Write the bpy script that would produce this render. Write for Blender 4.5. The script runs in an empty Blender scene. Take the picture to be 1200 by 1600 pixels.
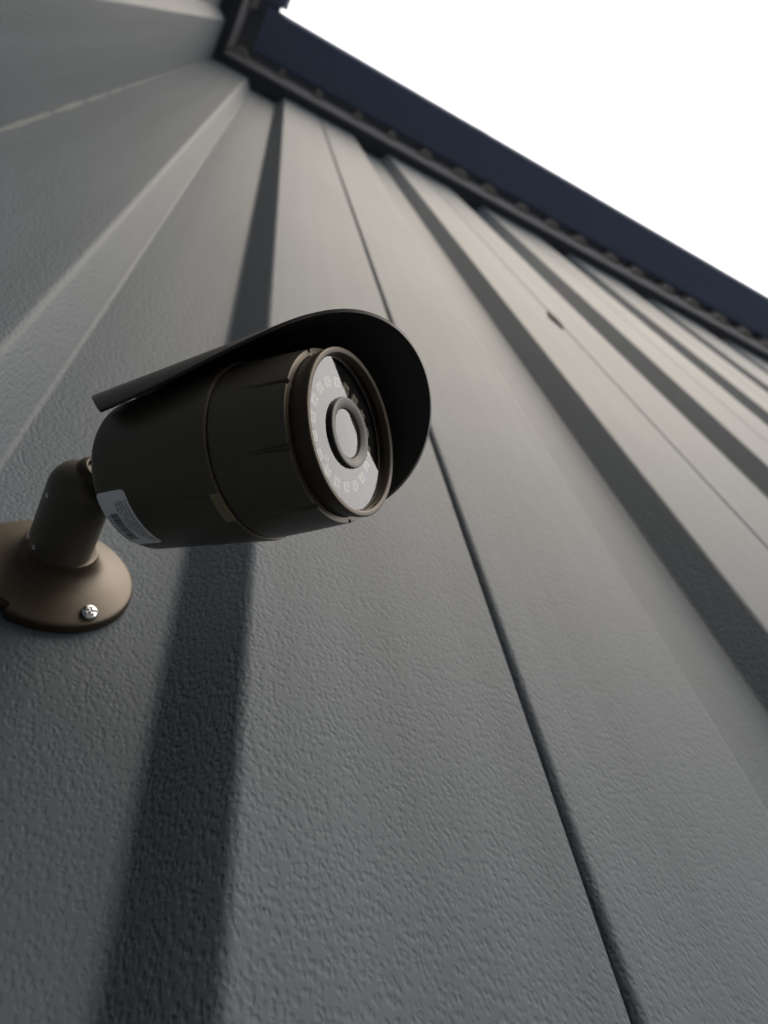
import bpy, math, random
from mathutils import Vector, Matrix

# ---------------------------------------------------------------- camera, sky, sun, exposure
scene = bpy.context.scene
D = 0.2            # lens to the proud face of the wall, metres; the plan below is in units of D
ZC = 1.5           # lens height above the ground
H = Vector((0.88533, 0.34480, 0.31193))      # wall directions seen from the lens (right, down, forward)
N = Vector((-0.45388, 0.78645, 0.41891))
U = Vector((-0.10087, -0.51245, 0.85277))


def W(x, y, z):
    return Vector((x * D, y * D, ZC + z * D))


cam_data = bpy.data.cameras.new('Camera')
cam = bpy.data.objects.new('Camera', cam_data)
scene.collection.objects.link(cam)
scene.camera = cam
right = Vector((H[0], N[0], U[0])).normalized()
fwd = Vector((H[2], N[2], U[2]))
fwd = (fwd - right * fwd.dot(right)).normalized()
up = right.cross(fwd)
M3 = Matrix((right, up, -fwd)).transposed()
cam.matrix_world = Matrix.Translation(W(0, -1, 0)) @ M3.to_4x4()
cam_data.sensor_fit = 'VERTICAL'
cam_data.sensor_height = 24.0
cam_data.lens = 24.0 * 1250 / 1600
cam_data.clip_start = 0.01
cam_data.clip_end = 3000
cam_data.dof.use_dof = True
cam_data.dof.focus_distance = 1.22 * D
cam_data.dof.aperture_fstop = 10.0

SUN_EL, SUN_AZ = math.radians(55), math.radians(33)    # azimuth from the wall's outward direction towards +X
sdir = Vector((math.sin(SUN_AZ) * math.cos(SUN_EL), -math.cos(SUN_AZ) * math.cos(SUN_EL), math.sin(SUN_EL)))
world = bpy.data.worlds.new('World')
scene.world = world
world.use_nodes = True
wn = world.node_tree
wn.nodes.clear()
wo = wn.nodes.new('ShaderNodeOutputWorld')
bg = wn.nodes.new('ShaderNodeBackground')
sky = wn.nodes.new('ShaderNodeTexSky')
sky.sky_type = 'NISHITA'
sky.sun_disc = False
sky.sun_elevation = SUN_EL
sky.sun_rotation = math.atan2(sdir.x, sdir.y)
sky.air_density = 1.0
sky.dust_density = 4.0
mixw = wn.nodes.new('ShaderNodeMix')
mixw.data_type = 'RGBA'
mixw.inputs[0].default_value = 0.82          # share of thin even cloud in front of the blue
mixw.inputs[7].default_value = (4.55, 4.3, 3.95, 1)
wn.links.new(sky.outputs[0], mixw.inputs[6])
wn.links.new(mixw.outputs[2], bg.inputs[0])
bg.inputs[1].default_value = 0.15
wn.links.new(bg.outputs[0], wo.inputs[0])

sun_data = bpy.data.lights.new('Sun', 'SUN')
sun_data.energy = 0.6
sun_data.angle = math.radians(50)
sun_data.color = (1.0, 0.85, 0.66)
sun = bpy.data.objects.new('Sun', sun_data)
scene.collection.objects.link(sun)
sun.rotation_euler = sdir.to_track_quat('Z', 'Y').to_euler()

vs = scene.view_settings
vs.view_transform = 'Standard'
vs.look = 'None'
vs.gamma = 1
vs.use_curve_mapping = False
vs.exposure = 2.05

R = random.Random(7)


# ---------------------------------------------------------------- helpers
def link(o, parent=None):
    scene.collection.objects.link(o)
    if parent is not None:
        o.parent = parent
    return o


def mesh_obj(name, verts, faces, mat, parent=None, smooth=None, mats=None, fmat=None):
    me = bpy.data.meshes.new(name)
    me.from_pydata([tuple(v) for v in verts], [], faces)
    if mats:
        for m in mats:
            me.materials.append(m)
        me.polygons.foreach_set('material_index', fmat)
    else:
        me.materials.append(mat)
    me.validate()
    me.update()
    if smooth is not None:
        me.polygons.foreach_set('use_smooth', [True] * len(me.polygons))
        me.set_sharp_from_angle(angle=math.radians(smooth))
    o = bpy.data.objects.new(name, me)
    link(o, parent)
    if smooth is not None:
        md = o.modifiers.new('wn', 'WEIGHTED_NORMAL')
        md.keep_sharp = True
    return o


def tag(o, label=None, cat=None, group=None, kind=None):
    if label: o['label'] = label
    if cat: o['category'] = cat
    if group: o['group'] = group
    if kind: o['kind'] = kind
    return o


def empty(name, loc):
    e = bpy.data.objects.new(name, None)
    e.empty_display_size = 0.05
    e.location = loc
    return link(e)


def copy_obj(o, parent, loc):
    c = o.copy()
    link(c)
    c.parent = parent
    c.location = loc
    return c


def rounded(poly, rad, seg=5):
    """polyline (s, depth, round?) -> list of 2-D points with bent corners"""
    out = []
    for i, p in enumerate(poly):
        a = Vector(p[:2])
        if len(p) < 3 or i in (0, len(poly) - 1):
            out.append(a)
            continue
        r = p[2]
        b0 = a + (Vector(poly[i - 1][:2]) - a).normalized() * r
        b1 = a + (Vector(poly[i + 1][:2]) - a).normalized() * r
        for k in range(seg + 1):
            t = k / seg
            out.append(b0 * (1 - t) ** 2 + a * 2 * t * (1 - t) + b1 * t * t)
    return out


def extrude_closed(pts3, vec):
    n = len(pts3)
    v = [Vector(p) for p in pts3] + [Vector(p) + vec for p in pts3]
    f = [(i, (i + 1) % n, n + (i + 1) % n, n + i) for i in range(n)]
    f.append(tuple(reversed(range(n))))
    f.append(tuple(range(n, 2 * n)))
    return v, f


def box(x0, x1, y0, y1, z0, z1):
    v = [(x0, y0, z0), (x1, y0, z0), (x1, y1, z0), (x0, y1, z0), (x0, y0, z1), (x1, y0, z1), (x1, y1, z1), (x0, y1, z1)]
    f = [(0, 3, 2, 1), (4, 5, 6, 7), (0, 1, 5, 4), (1, 2, 6, 5), (2, 3, 7, 6), (3, 0, 4, 7)]
    return [Vector(a) for a in v], f


def lathe(profile, origin, ax, e1, e2, seg=96, rfun=None, close=False):
    """profile of (along, radius) -> mesh round ax"""
    v, f = [], []
    m = len(profile)
    for (l, r) in profile:
        for k in range(seg):
            t = 2 * math.pi * k / seg
            rr = rfun(l, r, t) if rfun else r
            v.append(origin + ax * l + (e1 * math.cos(t) + e2 * math.sin(t)) * rr)
    rng = range(m) if close else range(m - 1)
    for i in rng:
        j = (i + 1) % m
        for k in range(seg):
            k2 = (k + 1) % seg
            f.append((i * seg + k, i * seg + k2, j * seg + k2, j * seg + k))
    return v, f


# ---------------------------------------------------------------- materials
def mat_new(name):
    m = bpy.data.materials.new(name)
    m.use_nodes = True
    nt = m.node_tree
    return m, nt, nt.nodes['Principled BSDF']


def nd(nt, t, **kw):
    n = nt.nodes.new(t)
    for k, v in kw.items():
        setattr(n, k, v)
    return n


def paint(name, col, rough=0.45, metal=0.0, spec=0.5, grain=None, var=0.12, coat=0.0):
    m, nt, b = mat_new(name)
    b.inputs['Roughness'].default_value = rough
    b.inputs['Metallic'].default_value = metal
    b.inputs['Specular IOR Level'].default_value = spec
    b.inputs['Coat Weight'].default_value = coat
    tc = nd(nt, 'ShaderNodeTexCoord')
    nz = nd(nt, 'ShaderNodeTexNoise')
    nz.inputs['Scale'].default_value = 22
    nz.inputs['Detail'].default_value = 5
    nt.links.new(tc.outputs['Object'], nz.inputs['Vector'])
    mx = nd(nt, 'ShaderNodeMix', data_type='RGBA')
    mx.inputs[6].default_value = (*[c * (1 - var) for c in col], 1)
    mx.inputs[7].default_value = (*[c * (1 + var) for c in col], 1)
    nt.links.new(nz.outputs['Fac'], mx.inputs[0])
    nt.links.new(mx.outputs[2], b.inputs['Base Color'])
    mr = nd(nt, 'ShaderNodeMapRange')
    mr.inputs['To Min'].default_value = rough * 0.85
    mr.inputs['To Max'].default_value = min(1, rough * 1.15)
    nt.links.new(nz.outputs['Fac'], mr.inputs['Value'])
    nt.links.new(mr.outputs[0], b.inputs['Roughness'])
    if grain:
        g = nd(nt, 'ShaderNodeTexNoise')
        g.inputs['Scale'].default_value = grain[0]
        g.inputs['Detail'].default_value = 2
        nt.links.new(tc.outputs['Object'], g.inputs['Vector'])
        bp = nd(nt, 'ShaderNodeBump')
        bp.inputs['Strength'].default_value = 1.0
        bp.inputs['Distance'].default_value = grain[1]
        nt.links.new(g.outputs['Fac'], bp.inputs['Height'])
        nt.links.new(bp.outputs[0], b.inputs['Normal'])
    return m


def siding_material():
    m, nt, b = mat_new('embossed_siding')
    tc = nd(nt, 'ShaderNodeTexCoord')
    oi = nd(nt, 'ShaderNodeObjectInfo')
    off = nd(nt, 'ShaderNodeVectorMath', operation='ADD')
    sc = nd(nt, 'ShaderNodeVectorMath', operation='SCALE')
    cmb = nd(nt, 'ShaderNodeCombineXYZ')
    for i in range(3):
        nt.links.new(oi.outputs['Random'], cmb.inputs[i])
    nt.links.new(cmb.outputs[0], sc.inputs[0])
    sc.inputs['Scale'].default_value = 7.3
    nt.links.new(tc.outputs['Object'], off.inputs[0])
    nt.links.new(sc.outputs[0], off.inputs[1])
    mp = nd(nt, 'ShaderNodeMapping')
    mp.inputs['Scale'].default_value = (1.0, 1.0, 0.72)
    nt.links.new(off.outputs[0], mp.inputs['Vector'])
    # stucco embossing: pits and short wrinkles about 2.5 mm apart
    wz = nd(nt, 'ShaderNodeTexNoise')
    wz.inputs['Scale'].default_value = 380
    wz.inputs['Detail'].default_value = 1
    nt.links.new(mp.outputs[0], wz.inputs['Vector'])
    wadd = nd(nt, 'ShaderNodeMix', data_type='VECTOR')
    wsc = nd(nt, 'ShaderNodeVectorMath', operation='SCALE')
    wsc.inputs['Scale'].default_value = 0.0010
    nt.links.new(wz.outputs['Color'], wsc.inputs[0])
    wv = nd(nt, 'ShaderNodeVectorMath', operation='ADD')
    nt.links.new(mp.outputs[0], wv.inputs[0])
    nt.links.new(wsc.outputs[0], wv.inputs[1])
    v1 = nd(nt, 'ShaderNodeTexVoronoi', feature='F1')
    v1.inputs['Scale'].default_value = 460
    nt.links.new(wv.outputs[0], v1.inputs['Vector'])
    vn = nd(nt, 'ShaderNodeTexNoise')
    vn.inputs['Scale'].default_value = 420
    vn.inputs['Detail'].default_value = 0.8
    nt.links.new(wv.outputs[0], vn.inputs['Vector'])
    va = nd(nt, 'ShaderNodeMath', operation='MULTIPLY_ADD')
    nt.links.new(vn.outputs['Fac'], va.inputs[0])
    va.inputs[1].default_value = 1.0
    nt.links.new(v1.outputs['Distance'], va.inputs[2])
    r1 = nd(nt, 'ShaderNodeMapRange', interpolation_type='SMOOTHSTEP')
    r1.inputs['From Min'].default_value = 0.45
    r1.inputs['From Max'].default_value = 1.2
    nt.links.new(va.outputs[0], r1.inputs['Value'])
    v2 = nd(nt, 'ShaderNodeTexNoise')
    v2.inputs['Scale'].default_value = 1100
    v2.inputs['Detail'].default_value = 1
    nt.links.new(mp.outputs[0], v2.inputs['Vector'])
    hs = nd(nt, 'ShaderNodeMath', operation='MULTIPLY_ADD')
    nt.links.new(v2.outputs['Fac'], hs.inputs[0])
    hs.inputs[1].default_value = 0.16
    nt.links.new(r1.outputs[0], hs.inputs[2])
    bp = nd(nt, 'ShaderNodeBump')
    bp.inputs['Strength'].default_value = 1.0
    bp.inputs['Distance'].default_value = 0.00022
    nt.links.new(hs.outputs[0], bp.inputs['Height'])
    nt.links.new(bp.outputs[0], b.inputs['Normal'])
    # paint: neutral grey with faint weathering and a few dark specks
    n1 = nd(nt, 'ShaderNodeTexNoise')
    n1.inputs['Scale'].default_value = 5
    n1.inputs['Detail'].default_value = 6
    nt.links.new(off.outputs[0], n1.inputs['Vector'])
    mx = nd(nt, 'ShaderNodeMix', data_type='RGBA')
    mx.inputs[6].default_value = (0.053, 0.065, 0.078, 1)
    mx.inputs[7].default_value = (0.066, 0.080, 0.095, 1)
    nt.links.new(n1.outputs['Fac'], mx.inputs[0])
    sm = nd(nt, 'ShaderNodeMapping')
    sm.inputs['Scale'].default_value = (34, 34, 0.9)
    nt.links.new(off.outputs[0], sm.inputs['Vector'])
    st = nd(nt, 'ShaderNodeTexNoise')
    st.inputs['Scale'].default_value = 1.0
    st.inputs['Detail'].default_value = 4
    nt.links.new(sm.outputs[0], st.inputs['Vector'])
    sr = nd(nt, 'ShaderNodeMapRange')
    sr.inputs['From Min'].default_value = 0.3
    sr.inputs['From Max'].default_value = 0.75
    sr.inputs['To Min'].default_value = 0.9
    sr.inputs['To Max'].default_value = 1.14
    nt.links.new(st.outputs['Fac'], sr.inputs['Value'])
    ml = nd(nt, 'ShaderNodeVectorMath', operation='SCALE')
    nt.links.new(mx.outputs[2], ml.inputs[0])
    nt.links.new(sr.outputs[0], ml.inputs['Scale'])
    rr_ = nd(nt, 'ShaderNodeMapRange')
    rr_.inputs['From Min'].default_value = 0.3
    rr_.inputs['From Max'].default_value = 0.7
    rr_.inputs['To Min'].default_value = 0.565
    rr_.inputs['To Max'].default_value = 0.59
    nt.links.new(n1.outputs['Fac'], rr_.inputs['Value'])
    nt.links.new(rr_.outputs[0], b.inputs['Roughness'])
    vo = nd(nt, 'ShaderNodeTexVoronoi')
    vo.inputs['Scale'].default_value = 38
    nt.links.new(off.outputs[0], vo.inputs['Vector'])
    lt = nd(nt, 'ShaderNodeMath', operation='LESS_THAN')
    lt.inputs[1].default_value = 0.022
    nt.links.new(vo.outputs['Distance'], lt.inputs[0])
    sp = nd(nt, 'ShaderNodeMix', data_type='RGBA')
    sp.inputs[7].default_value = (0.03, 0.03, 0.03, 1)
    nt.links.new(ml.outputs[0], sp.inputs[6])
    nt.links.new(lt.outputs[0], sp.inputs[0])
    nt.links.new(sp.outputs[2], b.inputs['Base Color'])
    b.inputs['Roughness'].default_value = 0.57
    b.inputs['Specular IOR Level'].default_value = 0.085
    return m


M_WALL = siding_material()
M_NAVY = paint('navy_coated_steel', (0.10, 0.138, 0.24), 0.5, grain=(900, 0.00005))
M_TRIM = paint('dark_trim', (0.035, 0.042, 0.058), 0.5)
M_STRIPE = paint('grey_flashing', (0.13, 0.135, 0.15), 0.5)
M_BRACKET = paint('galvanised_bracket', (0.24, 0.235, 0.23), 0.5)
M_CAULK = paint('pale_caulk', (0.075, 0.082, 0.088), 0.8, spec=0.08, grain=(300, 0.0004))
M_BRONZE = paint('bronze_paint', (0.044, 0.032, 0.018), 0.46, metal=0.3, grain=(1900, 0.00003), var=0.06)
M_BODY = paint('dark_bronze_paint', (0.086, 0.077, 0.062), 0.42, metal=0.4, grain=(1900, 0.00003), var=0.06)
M_HOOD = paint('shaded_hood_bronze', (0.028, 0.028, 0.027), 0.5, metal=0.3, grain=(1900, 0.00003), var=0.06)  # same bronze as the housing, with the hood's shade put into the colour
M_EDGE = paint('lit_edge_bronze', (0.105, 0.088, 0.067), 0.42, metal=0.4, var=0.06)  # paler housing paint: light caught on lip and step faces, put into colour
M_BLACK = paint('black_plastic', (0.012, 0.012, 0.013), 0.45)
M_RUBBER = paint('grey_rubber', (0.10, 0.095, 0.09), 0.5)
M_LED = paint('led_lens', (0.92, 0.88, 0.74), 0.15, coat=1.0, var=0.03)
M_STEEL = paint('zinc_screw', (0.75, 0.76, 0.78), 0.22, metal=1.0, var=0.05)
M_LABEL = paint('label_paper', (0.80, 0.83, 0.88), 0.5, var=0.03)
M_INK = paint('label_ink', (0.02, 0.02, 0.03), 0.6)
M_TAB = paint('olive_tab', (0.20, 0.18, 0.11), 0.55)
M_DARK = paint('dark_speck', (0.006, 0.006, 0.006), 0.95, spec=0.05)
M_ROOF = paint('roof_sheet', (0.10, 0.11, 0.13), 0.5)


def asphalt():
    m, nt, b = mat_new('asphalt')
    tc = nd(nt, 'ShaderNodeTexCoord')
    n1 = nd(nt, 'ShaderNodeTexNoise')
    n1.inputs['Scale'].default_value = 60
    n1.inputs['Detail'].default_value = 8
    nt.links.new(tc.outputs['Object'], n1.inputs['Vector'])
    mx = nd(nt, 'ShaderNodeMix', data_type='RGBA')
    mx.inputs[6].default_value = (0.05, 0.05, 0.052, 1)
    mx.inputs[7].default_value = (0.09, 0.09, 0.09, 1)
    nt.links.new(n1.outputs['Fac'], mx.inputs[0])
    nt.links.new(mx.outputs[2], b.inputs['Base Color'])
    b.inputs['Roughness'].default_value = 0.9
    bp = nd(nt, 'ShaderNodeBump')
    bp.inputs['Distance'].default_value = 0.004
    nt.links.new(n1.outputs['Fac'], bp.inputs['Height'])
    nt.links.new(bp.outputs[0], b.inputs['Normal'])
    return m


def glass_material(name, ior):
    m = bpy.data.materials.new(name)
    m.use_nodes = True
    nt = m.node_tree
    nt.nodes.clear()
    out = nd(nt, 'ShaderNodeOutputMaterial')
    tr = nd(nt, 'ShaderNodeBsdfTransparent')
    gl = nd(nt, 'ShaderNodeBsdfGlossy')
    gl.inputs['Roughness'].default_value = 0.01
    gl.inputs['Color'].default_value = (1, 1, 1, 1)
    fr = nd(nt, 'ShaderNodeFresnel')
    fr.inputs['IOR'].default_value = ior
    mx = nd(nt, 'ShaderNodeMixShader')
    nt.links.new(fr.outputs[0], mx.inputs[0])
    nt.links.new(tr.outputs[0], mx.inputs[1])
    nt.links.new(gl.outputs[0], mx.inputs[2])
    nt.links.new(mx.outputs[0], out.inputs[0])
    return m


M_GLASS = glass_material('cover_glass', 1.8)
m, nt, b = mat_new('clear_rim')
nt.nodes.remove(b)
tr_ = nd(nt, 'ShaderNodeBsdfTransparent')
nt.links.new(tr_.outputs[0], nt.nodes['Material Output'].inputs[0])
M_CLEAR = m

# ---------------------------------------------------------------- ground
v, f = box(-400, 400, -400, 400, -0.2, 0.0)
tag(mesh_obj('ground', v, f, asphalt()), kind='structure')

# ---------------------------------------------------------------- walls of embossed, ribbed steel panels
P = 2.135
EAVE = 16.6
PROFILE = rounded([(-.025, .3), (-.025, .104), (.001, .10), (.006, .07), (.012, .04), (.019, .016), (.027, .005), (.038, 0),
                   (.72, 0, .022), (.84, .155, .012), (1.322, .155, .020), (1.445, 0, .016),
                   (P - .004, 0, .002), (P, .02), (P - .03, .02), (P - .03, .3)], 0.02)
TOP = EAVE + 0.25
BOT = (0.05 - ZC) / D

# back wall: s runs along +X
XS0 = 1.035 - P
wall = empty('siding_wall', (0, 0, 0))
tag(wall, 'grey embossed ribbed metal wall carrying the security camera', 'wall')
pts = [Vector((p.x * D, p.y * D, 0)) for p in PROFILE]
v, f = extrude_closed(pts, Vector((0, 0, (TOP - BOT) * D)))
first = mesh_obj('panel', v, f, M_WALL, wall, smooth=40)
z0 = ZC + BOT * D
first.location = (XS0 * D, 0, z0)
for k in range(1, 14):
    copy_obj(first, wall, ((XS0 + P * k) * D, 0, z0))

# side wall at the inside corner: s runs towards the viewer, along -Y
XL = -1.06
wall2 = empty('siding_wall', (XL * D, 0, 0))
tag(wall2, 'shaded grey metal wall meeting the camera wall at the inside corner', 'wall')
SL0 = -0.07
pts = [Vector((-p.y * D, -p.x * D, 0)) for p in PROFILE]
v, f = extrude_closed(pts, Vector((0, 0, (TOP - BOT) * D)))
f = [tuple(reversed(q)) for q in f]
first2 = mesh_obj('panel', v, f, M_WALL, wall2, smooth=40)
first2.location = (0, -SL0 * D, z0)
for k in range(1, 14):
    copy_obj(first2, wall2, (0, -(SL0 + P * k) * D, z0))

# broken bead of caulk down the inside corner
zz = 3.2
for ln, gp, wd in [(1.05, .05, .030), (1.0, .03, .032), (.85, .06, .030), (.75, .05, .026), (.62, .06, .024),
                   (1.25, .05, .020), (.9, .3, .016), (1.3, .6, .012), (1.6, .5, .010)]:
    a0, a1 = zz, zz + ln
    n = 7
    vv, ff = [], []
    for i in range(n):
        z = a0 + (a1 - a0) * i / (n - 1)
        w_ = wd * R.uniform(.5, .8)
        e = .5 if i in (0, n - 1) else 1
        c = Vector(((XL + .001) * D, -.001 * D, ZC + z * D))
        vv += [c + Vector((0, -w_ * e * D, 0)), c + Vector((w_ * .55 * D, -w_ * .55 * D, 0)), c + Vector((w_ * e * D, 0, 0)), c + Vector((-.01 * D, .01 * D, 0))]
    for i in range(n - 1):
        for q in range(4):
            ff.append((i * 4 + q, i * 4 + (q + 1) % 4, i * 4 + 4 + (q + 1) % 4, i * 4 + 4 + q))
    ff += [(3, 2, 1, 0), tuple(range(4 * n - 4, 4 * n))]
    mesh_obj('caulk_bead', [p - wall2.location for p in vv], ff, M_CAULK, wall2, smooth=60)
    zz = a1 + gp

# dark plug pressed into the second seam
cx, cz = XS0 + 2 * P - .06, 7.12
vv = []
for (dx, dz) in [(-.05, 0), (-.02, .16), (.03, .30), (.075, .12), (.06, -.10), (.01, -.26)]:
    vv.append(Vector(((cx + dx) * D, -.012 * D, ZC + (cz + dz) * D)))
for (dx, dz) in [(-.05, 0), (-.02, .16), (.03, .30), (.075, .12), (.06, -.10), (.01, -.26)]:
    vv.append(Vector(((cx + dx * 1.1) * D, .01 * D, ZC + (cz + dz * 1.1) * D)))
ff = [tuple(range(6))] + [(i, (i + 1) % 6, 6 + (i + 1) % 6, 6 + i) for i in range(6)]
mesh_obj('seam_plug', vv, ff, M_DARK, wall)

# eave trim over the panel tops, with its lighter drip flange
XR = XS0 + 14 * P
YL = -(SL0 + 14 * P)


def trim_run(name, parent, base, sdirv, outv, s0, s1, prof, mat):
    """prof: (out, z) closed outline; runs from s0 to s1 along sdirv"""
    pts = [base + outv * (o * D) + sdirv * (s0 * D) + Vector((0, 0, ZC + z * D)) for o, z in prof]
    v, f = extrude_closed(pts, sdirv * ((s1 - s0) * D))
    o = mesh_obj(name, [p - parent.location for p in v], f, mat, parent)
    return o


EX, EY = Vector((1, 0, 0)), Vector((0, 1, 0))
TRIM = [(-.32, EAVE), (.15, EAVE), (.16, EAVE + .02), (.16, EAVE + .9), (-.32, EAVE + .9)]
FLANGE = [(.161, EAVE + .03), (.18, EAVE + .02), (.275, EAVE + .40), (.275, EAVE + .48), (.161, EAVE + .48)]
trim_run('eave_trim', wall, Vector((0, 0, 0)), EX, -EY, XL - .2, XR, TRIM, M_TRIM)
trim_run('drip_flange', wall, Vector((0, 0, 0)), EX, -EY, XL + .17, XR, FLANGE, M_STRIPE)
trim_run('eave_trim', wall2, Vector((XL * D, 0, 0)), -EY, EX, .161, -YL, TRIM, M_TRIM)
trim_run('drip_flange', wall2, Vector((XL * D, 0, 0)), -EY, EX, .277, -YL, FLANGE, M_STRIPE)

# ---------------------------------------------------------------- gutters
GZ = EAVE + .6


def gutter(name, base, sdirv, outv, s0, s1, o0, o1, label, brackets, rivets=(), straps=()):
    loc = base + sdirv * (s0 * D) + Vector((0, 0, ZC + GZ * D))
    g = empty(name, loc)
    tag(g, label, 'gutter', 'eave gutters')
    h, t = .62, .02
    outer = rounded([(o0, h), (o0, 0, .05), (o1 - .04, .0, .06), (o1, .10, .03), (o1, h)], .03)
    inner = [Vector((p.x + (t if p.x < (o0 + o1) / 2 else -t), max(p.y, t))) for p in reversed(outer)]
    prof = [(p.x, p.y + GZ) for p in outer] + [(p.x, p.y + GZ) for p in inner]
    pts = [base + outv * (o * D) + sdirv * (s0 * D) + Vector((0, 0, ZC + z * D)) for o, z in prof]
    v, f = extrude_closed(pts, sdirv * ((s1 - s0) * D))
    mesh_obj('trough', [p - loc for p in v], f, M_NAVY, g, smooth=50)
    # end cap
    pts = [base + outv * (p.x * D) + sdirv * ((s0 - .012) * D) + Vector((0, 0, ZC + (p.y + GZ - .003) * D)) for p in outer]
    v, f = extrude_closed(pts, sdirv * (.011 * D))
    mesh_obj('end_cap', [p - loc for p in v], f, M_NAVY, g)
    # rolled outer bead
    v, f = [], []
    pr = [(o1 - .018 + .022 * math.cos(q * math.pi / 4), GZ + h - .02 + .022 * math.sin(q * math.pi / 4)) for q in range(8)]
    pts = [base + outv * (o * D) + sdirv * (s0 * D) + Vector((0, 0, ZC + z * D)) for o, z in pr]
    v, f = extrude_closed(pts, sdirv * ((s1 - s0) * D))
    mesh_obj('rolled_bead', [p - loc for p in v], f, M_NAVY, g, smooth=60)
    # rivets and lap straps along the trough
    for s in rivets:
        c = base + sdirv * (s * D) + outv * ((o0 + (o1 - o0) * .45) * D) + Vector((0, 0, ZC + (GZ - .001) * D))
        v, f = lathe([(-.004, .026), (.006, .024), (.012, .014), (.013, .0001)], Vector((0, 0, 0)), Vector((0, 0, -1)), EX, EY, 16)
        mesh_obj('rivet', [p * D + c - loc for p in v], f, M_STRIPE, g, smooth=40)
    for s in straps:
        ov = [Vector((p.x + (.006 if p.x > (o0 + o1) / 2 else -.006), p.y - .008)) for p in outer]
        iv = [Vector((p.x + (.001 if p.x > (o0 + o1) / 2 else -.001), p.y - .001)) for p in reversed(outer)]
        pts = [base + outv * (p.x * D) + sdirv * (s * D) + Vector((0, 0, ZC + (p.y + GZ) * D)) for p in ov + iv]
        v, f = extrude_closed(pts, sdirv * (.22 * D))
        mesh_obj('lap_strap', [p - loc for p in v], f, M_NAVY, g)
    # hanger brackets between flange and trough
    for (s, wd) in brackets:
        q = [(-wd, 0), (wd, 0), (wd * .45, .13), (-wd * .45, .13)]
        vv = []
        for z in (EAVE + .28, GZ + .3):
            for ds, do in q:
                vv.append(base + sdirv * ((s + ds) * D) + outv * ((.25 + do) * D) + Vector((0, 0, ZC + z * D)))
        ff = [(3, 2, 1, 0), (4, 5, 6, 7)] + [(i, (i + 1) % 4, 4 + (i + 1) % 4, 4 + i) for i in range(4)]
        mesh_obj('hanger_bracket', [p - loc for p in vv], ff, M_BRACKET, g)
    return g


gutter('rain_gutter', Vector((0, 0, 0)), EX, -EY, -.47, XR, .40, 1.21,
       'long dark navy gutter slanting across under the white sky',
       [(-.66, .16)] + [(.137 + .765 * k + R.uniform(-.06, .06), (.07 + .02 * min(k, 6)) * R.uniform(.8, 1.2)) for k in range(36)],
       [7.1, 10.45, 15.2], [4.0, 13.0])
gutter('rain_gutter', Vector((XL * D, 0, 0)), -EY, EX, 1.28, -YL, .40, .90,
       'dark navy gutter stub above the side wall at the top edge',
       [(1.12, .16)] + [(1.9 + .765 * k, .10) for k in range(30)])

# roof sheet closing the eaves
roof = empty('roof', W(0, 0, GZ + .63))
tag(roof, 'dark roof edge closing the eaves above the gutters', 'roof')


def roof_piece(x0, x1, y0, y1, z0a, z1a, axis):
    # slopes up away from the eave
    t = .05
    vv = []
    for dz in (0, t):
        for (x, y) in [(x0, y0), (x1, y0), (x1, y1), (x0, y1)]:
            if axis == 'y': k = (y - y0) / (y1 - y0)
            else: k = (x1 - x) / (x1 - x0)
            vv.append(W(x, y, z0a + (z1a - z0a) * k + dz))
    ff = [(3, 2, 1, 0), (4, 5, 6, 7)] + [(i, (i + 1) % 4, 4 + (i + 1) % 4, 4 + i) for i in range(4)]
    mesh_obj('roof_sheet', [p - roof.location for p in vv], ff, M_ROOF, roof)


roof_piece(XL - 8, XR, -1.0, 9, GZ + .66, GZ + 2.4, 'y')
roof_piece(XL - 8, XL + .78, YL, -.7, GZ + .74, GZ + 2.5, 'x')

# ---------------------------------------------------------------- security camera
BC = Vector((-.05, .155, 1.465))
A = Vector((0.59649, -0.69770, -0.39675)).normalized()
S = A.cross(Vector((0, 0, 1))).normalized()
T = S.cross(A)
C0 = Vector((.0501, -.1799, 1.4306))
LB, RB = .4764, .1469
OUT = Vector((0, -1, 0))
root = empty('security_camera', W(*BC))
tag(root, 'dark bronze bullet security camera with curved sun hood, mounted on the ribbed wall', 'security camera')
rl = root.location


def add(name, v, f, mat, parent=None, smooth=35, **kw):
    """v in plan units"""
    par = parent or root
    o = mesh_obj(name, [W(*p) - rl for p in v], f, mat, par, smooth=smooth, **kw)
    return o


EXv, EZv = Vector((1, 0, 0)), Vector((0, 0, 1))


# mounting base: flared flange with a cable notch in its rim
def base_r(l, r, t):
    # notch towards lower left
    dt = (t - math.radians(247) + math.pi) % (2 * math.pi) - math.pi
    if l < .028 and r > .12 and abs(dt) < math.radians(5.5):
        return r - .014
    return r


prof = [(.0005, .05), (.0005, .1705), (.002, .172), (.017, .1720), (.0205, .1708), (.023, .1680), (.0248, .1640), (.028, .155), (.036, .133), (.044, .111), (.049, .099),
        (.055, .0895), (.063, .082), (.072, .0775), (.082, .0755), (.088, .0755), (.0915, .0735), (.0925, .070), (.0915, .06)]
v, f = lathe(prof, BC, OUT, EXv, EZv, 144, base_r)
base = add('mounting_base', v, f, M_BRONZE)


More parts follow.
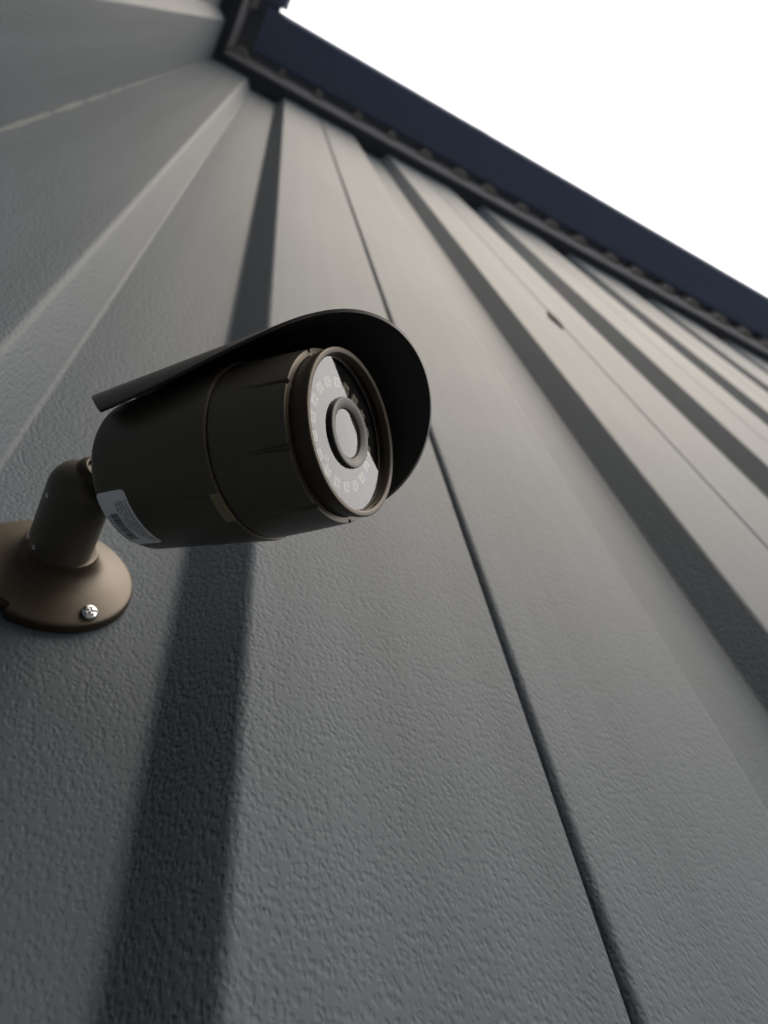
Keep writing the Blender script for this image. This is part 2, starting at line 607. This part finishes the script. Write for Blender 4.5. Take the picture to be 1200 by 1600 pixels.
# screws, pan head with a cross recess
def screw(cx, cz, hgt, tilt):
    vv, ff = [], []
    nr, ns = 14, 48
    rad = .0175
    nrm = (OUT + Vector(((cx - BC.x), 0, (cz - BC.z))).normalized() * tilt).normalized()
    e1 = nrm.cross(EZv).normalized()
    e2 = nrm.cross(e1)
    c = Vector((cx, BC.y - hgt, cz))
    ca, sa = math.cos(.5), math.sin(.5)
    for i in range(nr + 1):
        r = rad * i / nr
        for k in range(ns):
            t = 2 * math.pi * k / ns
            x, y = r * math.cos(t), r * math.sin(t)
            hh = .010 * math.sqrt(max(0, 1 - (r / rad) ** 2 * .93))
            u_, w_ = x * ca + y * sa, -x * sa + y * ca
            if (abs(u_) < .0028 and abs(w_) < .0105) or (abs(w_) < .0028 and abs(u_) < .0105):
                hh -= .006
            vv.append(c + e1 * x + e2 * y + nrm * hh)
    for k in range(ns):
        t = 2 * math.pi * k / ns
        vv.append(c + e1 * rad * math.cos(t) + e2 * rad * math.sin(t) - nrm * .008)
    for i in range(nr + 1):
        for k in range(ns):
            k2 = (k + 1) % ns
            ff.append((i * ns + k, i * ns + k2, (i + 1) * ns + k2, (i + 1) * ns + k))
    add('screw', vv, ff, M_STEEL, base, smooth=30)


scx, scz = .0488, 1.352
screw(scx, scz, .033, .35)
for ang in (120, 240):
    dx, dz = scx - BC.x, scz - BC.z
    ca, sa = math.cos(math.radians(ang)), math.sin(math.radians(ang))
    screw(BC.x + dx * ca - dz * sa, BC.z + dx * sa + dz * ca, .033, .35)

# arm: capped tube with an open slot at the side of its dome
ARM = Vector((-.053, BC.y, 1.456))
AR = .0655
prof = [(.07, AR - .004), (.088, AR), (.235, AR), (.25, AR - .001), (.265, AR - .006), (.28, AR - .016), (.290, AR - .029), (.296, AR - .045), (.2985, .008), (.2985, .0001)]
v, f = lathe(prof, ARM, OUT, EXv, EZv, 96)
arm = add('arm', v, f, M_BODY)
# ball socket (dark cavity facing the camera body) with lighter lip
BALL = C0 - A * .082
toB = (OUT + EXv * .30 - EZv * .08).normalized()
e1 = toB.cross(EZv).normalized(); e2 = toB.cross(e1)
sc0 = ARM + OUT * .279 + EXv * .016
v, f = lathe([(.004, .0001), (.004, .026), (.0205, .0275)], sc0, toB, e1, e2, 48)
add('socket', v, f, M_BLACK, arm)
v, f = lathe([(.0, .044), (.014, .041), (.0205, .036), (.0228, .031), (.0215, .0282), (.018, .0275)], sc0, toB, e1, e2, 48)
add('socket_lip', v, f, M_BRONZE, arm)
for (l, ang) in [(.225, 215), (.105, 200), (.105, 228)]:
    t = math.radians(ang)
    d = EXv * math.cos(t) + EZv * math.sin(t)
    e2s = OUT.cross(d)
    v, f = lathe([(-.004, .0052), (.0006, .0048), (.0009, .0036), (-.001, .0027), (-.001, .0001)], ARM + OUT * l + d * AR, d, OUT, e2s, 24)
    add('set_screw', v, f, M_STEEL, arm)

# ball stud between arm and housing
prof = []
for k in range(13):
    t = math.pi * k / 12 * .86
    prof.append((-.032 * math.cos(t), max(.0001, .032 * math.sin(t))))
prof += [(.034, .019), (.06, .019), (.066, .026), (.0815, .027)]
v, f = lathe(prof, BALL, A, T, S, 64)
add('ball_joint', v, f, M_STEEL)

# housing: rear shell
RA, RG, LG = .1458, .1645, .288


def body_r(L):
    return RA + (RG - RA) * L / LG


def rear_r(l, r, t):
    # shallow mould notch running back from the seam
    if r > .1 and .19 < l < .28:
        dt = (t - 3.02 + math.pi) % (2 * math.pi) - math.pi
        w_ = .010 + .012 * (l - .19) / .09
        if abs(dt) < w_:
            return r - .003
    return r


prof = [(.0, .0001), (.0, .11), (.0, .128), (.0015, .135), (.006, .1410), (.012, .1445), (.02, body_r(.02))]
for k in range(1, 15):
    l = .02 + (LG - .026) * k / 14
    prof.append((l, body_r(l)))
prof += [(LG - .003, RG - .0008), (LG - .001, RG - .0025), (LG - .001, RG - .012), (LG - .05, RG - .014)]
v, f = lathe(prof, C0, A, T, S, 240, rear_r)
nf = len(f)
shell = add('rear_shell', v, f, None, mats=[M_BODY, M_EDGE], fmat=[0] * (nf - 4 * 240) + [1] * (3 * 240) + [0] * 240)


# front sleeve with grip notches at its front edge
NOTCH = [1.93, 2.665, 3.40, 4.14, 4.87, 5.60, 0.05, 0.80, 1.25]


def sleeve_r(l, r, t):
    if r > .14 and l > .345:
        q = (l - .345) / .093
        for a in NOTCH:
            dt = (t - a + math.pi) % (2 * math.pi) - math.pi
            if abs(dt) < .009 + .018 * q:
                return r - .001 - .0045 * q
    return r


prof = [(LG - .02, RG - .0155), (LG + .0005, RG - .0155), (LG + .0005, RG - .0060), (LG + .003, RG - .0045)]
LS, RS = .438, .1535
for k in range(1, 15):
    q = k / 14
    prof.append((LG + .003 + (LS - .003 - LG - .003) * q, RG - .0045 + (RS - RG + .0045) * q ** 1.25))
prof += [(LS - .001, RS - .0006), (LS, RS - .002), (LS + .001, RS - .0105), (LS - .02, RS - .012)]
v, f = lathe(prof, C0, A, T, S, 360, sleeve_r)
nf = len(f)
add('front_sleeve', v, f, None, mats=[M_BODY, M_EDGE], fmat=[0] * (nf - 3 * 360) + [1] * (3 * 360))

# bezel ring
prof = [(LS - .01, .1405), (LS + .004, .1415), (LS + .012, .1430), (LB - .010, .1463), (LB - .004, .1470), (LB - .0016, .1466), (LB - .0004, .1455), (LB, .1440), (LB - .0001, .1400),
        (LB - .0006, .1376), (LB - .0020, .1362), (LB - .005, .1352), (LB - .0125, .1346), (LB - .034, .1340)]
v, f = lathe(prof, C0, A, T, S, 160)
add('bezel', v, f, M_BRONZE)

# infrared board behind the annular glass
v, f = lathe([(LB - .034, .1345), (LB - .030, .1330), (LB - .0285, .128), (LB - .0285, .05), (LB - .036, .05)], C0, A, T, S, 96)
board = add('led_board', v, f, M_BLACK)
led_r = .0925
lv, lf = [], []
e = .0092
for (z, k) in [(0, 1.0), (.0035, 1.0), (.0042, .86)]:
    lv += [(-e * k, -e * k, z), (e * k, -e * k, z), (e * k, e * k, z), (-e * k, e * k, z)]
for i in range(2):
    for q in range(4):
        lf.append((i * 4 + q, i * 4 + (q + 1) % 4, i * 4 + 4 + (q + 1) % 4, i * 4 + 4 + q))
b0 = len(lv)
lv.append((0, 0, .0042))
for i in range(3):
    t = [(.0055, .0042), (.0045, .0068), (.0022, .0084)][i]
    for q in range(8):
        lv.append((t[0] * math.cos(q * math.pi / 4), t[0] * math.sin(q * math.pi / 4), t[1]))
lv.append((0, 0, .0088))
lf.append((8, 9, 10, 11))
for i in range(2):
    for q in range(8):
        lf.append((b0 + 1 + i * 8 + q, b0 + 1 + i * 8 + (q + 1) % 8, b0 + 9 + i * 8 + (q + 1) % 8, b0 + 9 + i * 8 + q))
for q in range(8):
    lf.append((b0 + 17 + q, b0 + 17 + (q + 1) % 8, b0 + 25))
led_mesh = None
for k in range(18):
    ang = math.radians(8 + 20 * k)
    rad = T * math.cos(ang) + S * math.sin(ang)
    tan = A.cross(rad)
    pos = C0 + A * (LB - .0284) + rad * led_r
    if led_mesh is None:
        o = mesh_obj('led', [Vector(p) * D for p in lv], lf, M_LED, board, smooth=50)
        led_mesh = o
    else:
        o = copy_obj(led_mesh, board, (0, 0, 0))
    mm = Matrix((rad, tan, A)).transposed().to_4x4()
    mm.translation = W(*pos) - rl
    o.matrix_local = mm
# light sensor between two leds
ang = math.radians(178)
rad = T * math.cos(ang) + S * math.sin(ang)
v, f = lathe([(0, .0075), (.004, .0070), (.0062, .0045), (.007, .0001)], C0 + A * (LB - .0284) + rad * .076, A, T, S, 24)
add('light_sensor', v, f, paint('sensor_lens', (.45, .36, .34), .2), board)

# glass ring: front face reflects, the body of the pane is clear
n_s = 96
ring = [(LB - .0135, .0625), (LB - .0135, .1333), (LB - .0195, .1333), (LB - .0195, .0625)]
v, f = lathe(ring, C0, A, T, S, n_s, close=True)
f = [tuple(reversed(q)) for q in f]
fm = [0] * n_s + [1] * (3 * n_s)
mesh_obj('cover_glass', [W(*p) - rl for p in v], f, None, root, mats=[M_GLASS, M_CLEAR], fmat=fm)

# lens barrel through the glass, lens window and iris
prof = [(LB - .030, .0620), (LB - .009, .0620), (LB - .0070, .0612), (LB - .0062, .0590), (LB - .0062, .0560), (LB - .0075, .0500), (LB - .0120, .0440), (LB - .026, .0415), (LB - .030, .0415)]
v, f = lathe(prof, C0, A, T, S, 96)
nf = len(f)
fmat = [0] * 96 + [1] * (nf - 96)
me_o = mesh_obj('lens_barrel', [W(*p) - rl for p in v], f, None, root, smooth=35, mats=[M_BLACK, M_RUBBER], fmat=fmat)
v, f = lathe([(LB - .0150, .0425), (LB - .0147, .030), (LB - .0145, .012), (LB - .01445, .0001)], C0, A, T, S, 64)
add('lens_window', v, f, M_GLASS, me_o, smooth=60)
prof = [(LB - .0230, .0420), (LB - .0255, .030), (LB - .0255, .020), (LB - .0275, .019), (LB - .0285, .010), (LB - .0275, .0001)]
v, f = lathe(prof, C0, A, T, S, 48)
add('lens_element', v, f, paint('lens_black', (.012, .012, .016), .08, coat=.6), me_o, smooth=40)

# sun hood: bent sheet with a swept front edge
HR, HOFF, HSOFF, HROLL, HALF, HE0, HE1, HPW = .1932, .0107, .0137, -.147, 1.428, -.100, .1735, .518
HRR, HOFFR = .170, -.012      # sits tighter round the shell at the rear
th = .006
na, nl = 90, 40
vv, ff = [], []
for layer in (0, 1):
    for i in range(na + 1):
        k_ = -math.cos(math.pi * i / na)              # finer towards the side edges
        lf_ = LB + HE0 + HE1 * max(0.0, math.cos(k_ * math.pi / 2)) ** HPW
        for j in range(nl + 1):
            l0 = -.018 + .075 * max(0.0, (k_ - .76) / .24)        # swept rear corner
            L = l0 + (lf_ - l0) * j / nl
            t = L / .45
            ph = HROLL + k_ * (HALF + (.60 * max(0.0, 1 - t * t) if k_ > 0 else 0))
            vv.append(C0 + T * (HOFFR + (HOFF - HOFFR) * t) + S * HSOFF + A * L
                      + (T * math.cos(ph) + S * math.sin(ph)) * (HRR + (HR - HRR) * t - th * layer))
st = (na + 1) * (nl + 1)
for i in range(na):
    for j in range(nl):
        a_, b_, c_, d_ = i * (nl + 1) + j, (i + 1) * (nl + 1) + j, (i + 1) * (nl + 1) + j + 1, i * (nl + 1) + j + 1
        ff.append((a_, b_, c_, d_))
        ff.append((st + d_, st + c_, st + b_, st + a_))
for i in range(na):
    a_, b_ = i * (nl + 1), (i + 1) * (nl + 1)
    ff.append((a_, st + a_, st + b_, b_))
    a_, b_ = a_ + nl, b_ + nl
    ff.append((a_, b_, st + b_, st + a_))
for j in range(nl):
    ff.append((j, j + 1, st + j + 1, st + j))
    o_ = na * (nl + 1)
    ff.append((o_ + j + 1, o_ + j, st + o_ + j, st + o_ + j + 1))
hood = add('sun_hood', vv, ff, M_HOOD, smooth=40)
# mounting rib and thumb screw between hood and shell
cr = C0 + T * (RA + .045)
vv, ff = [], []
for dl in (.10, .22):
    for (ds, dt) in [(-.022, -.04), (.022, -.04), (.022, .062), (-.022, .062)]:
        vv.append(cr + A * dl + S * ds + T * dt)
ff = [(0, 1, 2, 3), (7, 6, 5, 4)] + [(i, 4 + i, 4 + (i + 1) % 4, (i + 1) % 4) for i in range(4)]
add('hood_mount', vv, ff, M_BODY, hood)

# olive tab at the shell seam
vv, ff = [], []
n = 10
for i in range(n + 1):
    ph = 2.975 + (3.345 - 2.975) * i / n
    d = T * math.cos(ph) + S * math.sin(ph)
    for L, dr in ((.2655, -.001), (.2665, .0011), (.2865, .0011), (.2868, -.002)):
        vv.append(C0 + A * L + d * (body_r(L) + dr))
for i in range(n):
    for q in range(3):
        ff.append((i * 4 + q, i * 4 + q + 1, i * 4 + 5 + q, i * 4 + 4 + q))
ff += [(3, 2, 1, 0), (4 * n, 4 * n + 1, 4 * n + 2, 4 * n + 3)]
add('seam_tab', vv, ff, M_TAB, shell)

# ---------------------------------------------------------------- label with print
PH0, PH1, LL0, LL1 = 2.745, 3.632, .0085, .0815


def on_shell(ph, L, dr):
    d = T * math.cos(ph) + S * math.sin(ph)
    rr = body_r(L) if L > .02 else min(body_r(L), .1445 + (L - .012) * .14)
    return C0 + A * L + d * (rr + dr)


vv, ff = [], []
nu, nv = 36, 12
for layer in (0, 1):
    for i in range(nu + 1):
        for j in range(nv + 1):
            a_, b_ = i / nu, j / nv
            # rounded corners
            cr_ = .10
            la, lb = a_ * (PH1 - PH0) * .15, b_ * (LL1 - LL0)
            wa, wb = (PH1 - PH0) * .15, LL1 - LL0
            rc = .007
            ddx = max(0, rc - min(la, wa - la))
            ddy = max(0, rc - min(lb, wb - lb))
            ph = PH0 + (PH1 - PH0) * a_
            L = LL0 + (LL1 - LL0) * b_
            if ddx > 0:
                cut = rc - math.sqrt(max(0, rc * rc - ddx * ddx))
                L = min(max(L, LL0 + cut), LL1 - cut)
            vv.append(on_shell(ph, L, .0009 if layer == 0 else -.001))
st = (nu + 1) * (nv + 1)
for i in range(nu):
    for j in range(nv):
        q = (i * (nv + 1) + j, i * (nv + 1) + j + 1, (i + 1) * (nv + 1) + j + 1, (i + 1) * (nv + 1) + j)
        ff.append(q)
for i in range(nu):
    for j0 in (0, nv):
        a_, b_ = i * (nv + 1) + j0, (i + 1) * (nv + 1) + j0
        ff.append((a_, b_, st + b_, st + a_))
for j in range(nv):
    for i0 in (0, nu):
        a_, b_ = i0 * (nv + 1) + j, i0 * (nv + 1) + j + 1
        ff.append((a_, b_, st + b_, st + a_))
label = add('label_sticker', vv, ff, M_LABEL, smooth=60)


def print_text(text, u0, u1, l0, l1):
    """u: fraction along the label's long side, l: axial band [l0 (foot), l1 (head)]"""
    cu = bpy.data.curves.new('print', 'FONT')
    cu.body = text
    cu.resolution_u = 2
    tmp = bpy.data.objects.new('print', cu)
    scene.collection.objects.link(tmp)
    dg = bpy.context.evaluated_depsgraph_get()
    me = bpy.data.meshes.new_from_object(tmp.evaluated_get(dg))
    scene.collection.objects.unlink(tmp)
    bpy.data.objects.remove(tmp)
    xs = [q.co.x for q in me.vertices]
    ys = [q.co.y for q in me.vertices]
    x0, x1, y0, y1 = min(xs), max(xs), min(ys), max(ys)
    for q in me.vertices:
        a_ = (q.co.x - x0) / (x1 - x0)
        b_ = (q.co.y - y0) / (y1 - y0)
        ph = PH0 + (PH1 - PH0) * (u0 + (u1 - u0) * a_)
        L = LL0 + (LL1 - LL0) * (l0 + (l1 - l0) * b_)
        q.co = W(*on_shell(ph, L, .0014)) - rl
    me.materials.clear()
    me.materials.append(M_INK)
    o = bpy.data.objects.new('printed_line', me)
    link(o, label)


print_text('CVI/TVI/AHD/ANALOG 1080P', .15, .92, .86, .94)
print_text('AHD/SAC 1080P 3.6MM IR', .15, .88, .75, .83)
print_text('METAL HOUSING BULLET', .15, .80, .64, .72)
print_text('W.B.A 12V DC', .16, .62, .53, .61)
print_text('1421170443', .36, .86, .07, .16)
vv, ff = [], []
u_ = .32
while u_ < .84:
    wd = R.choice([.007, .007, .012, .018])
    for (uu, ll) in [(u_, .21), (u_ + wd, .21), (u_ + wd, .47), (u_, .47)]:
        vv.append(on_shell(PH0 + (PH1 - PH0) * uu, LL0 + (LL1 - LL0) * ll, .0014))
    n = len(vv)
    ff.append((n - 4, n - 3, n - 2, n - 1))
    u_ += wd + R.choice([.007, .010, .014])
add('barcode', vv, ff, M_INK, label, smooth=None)
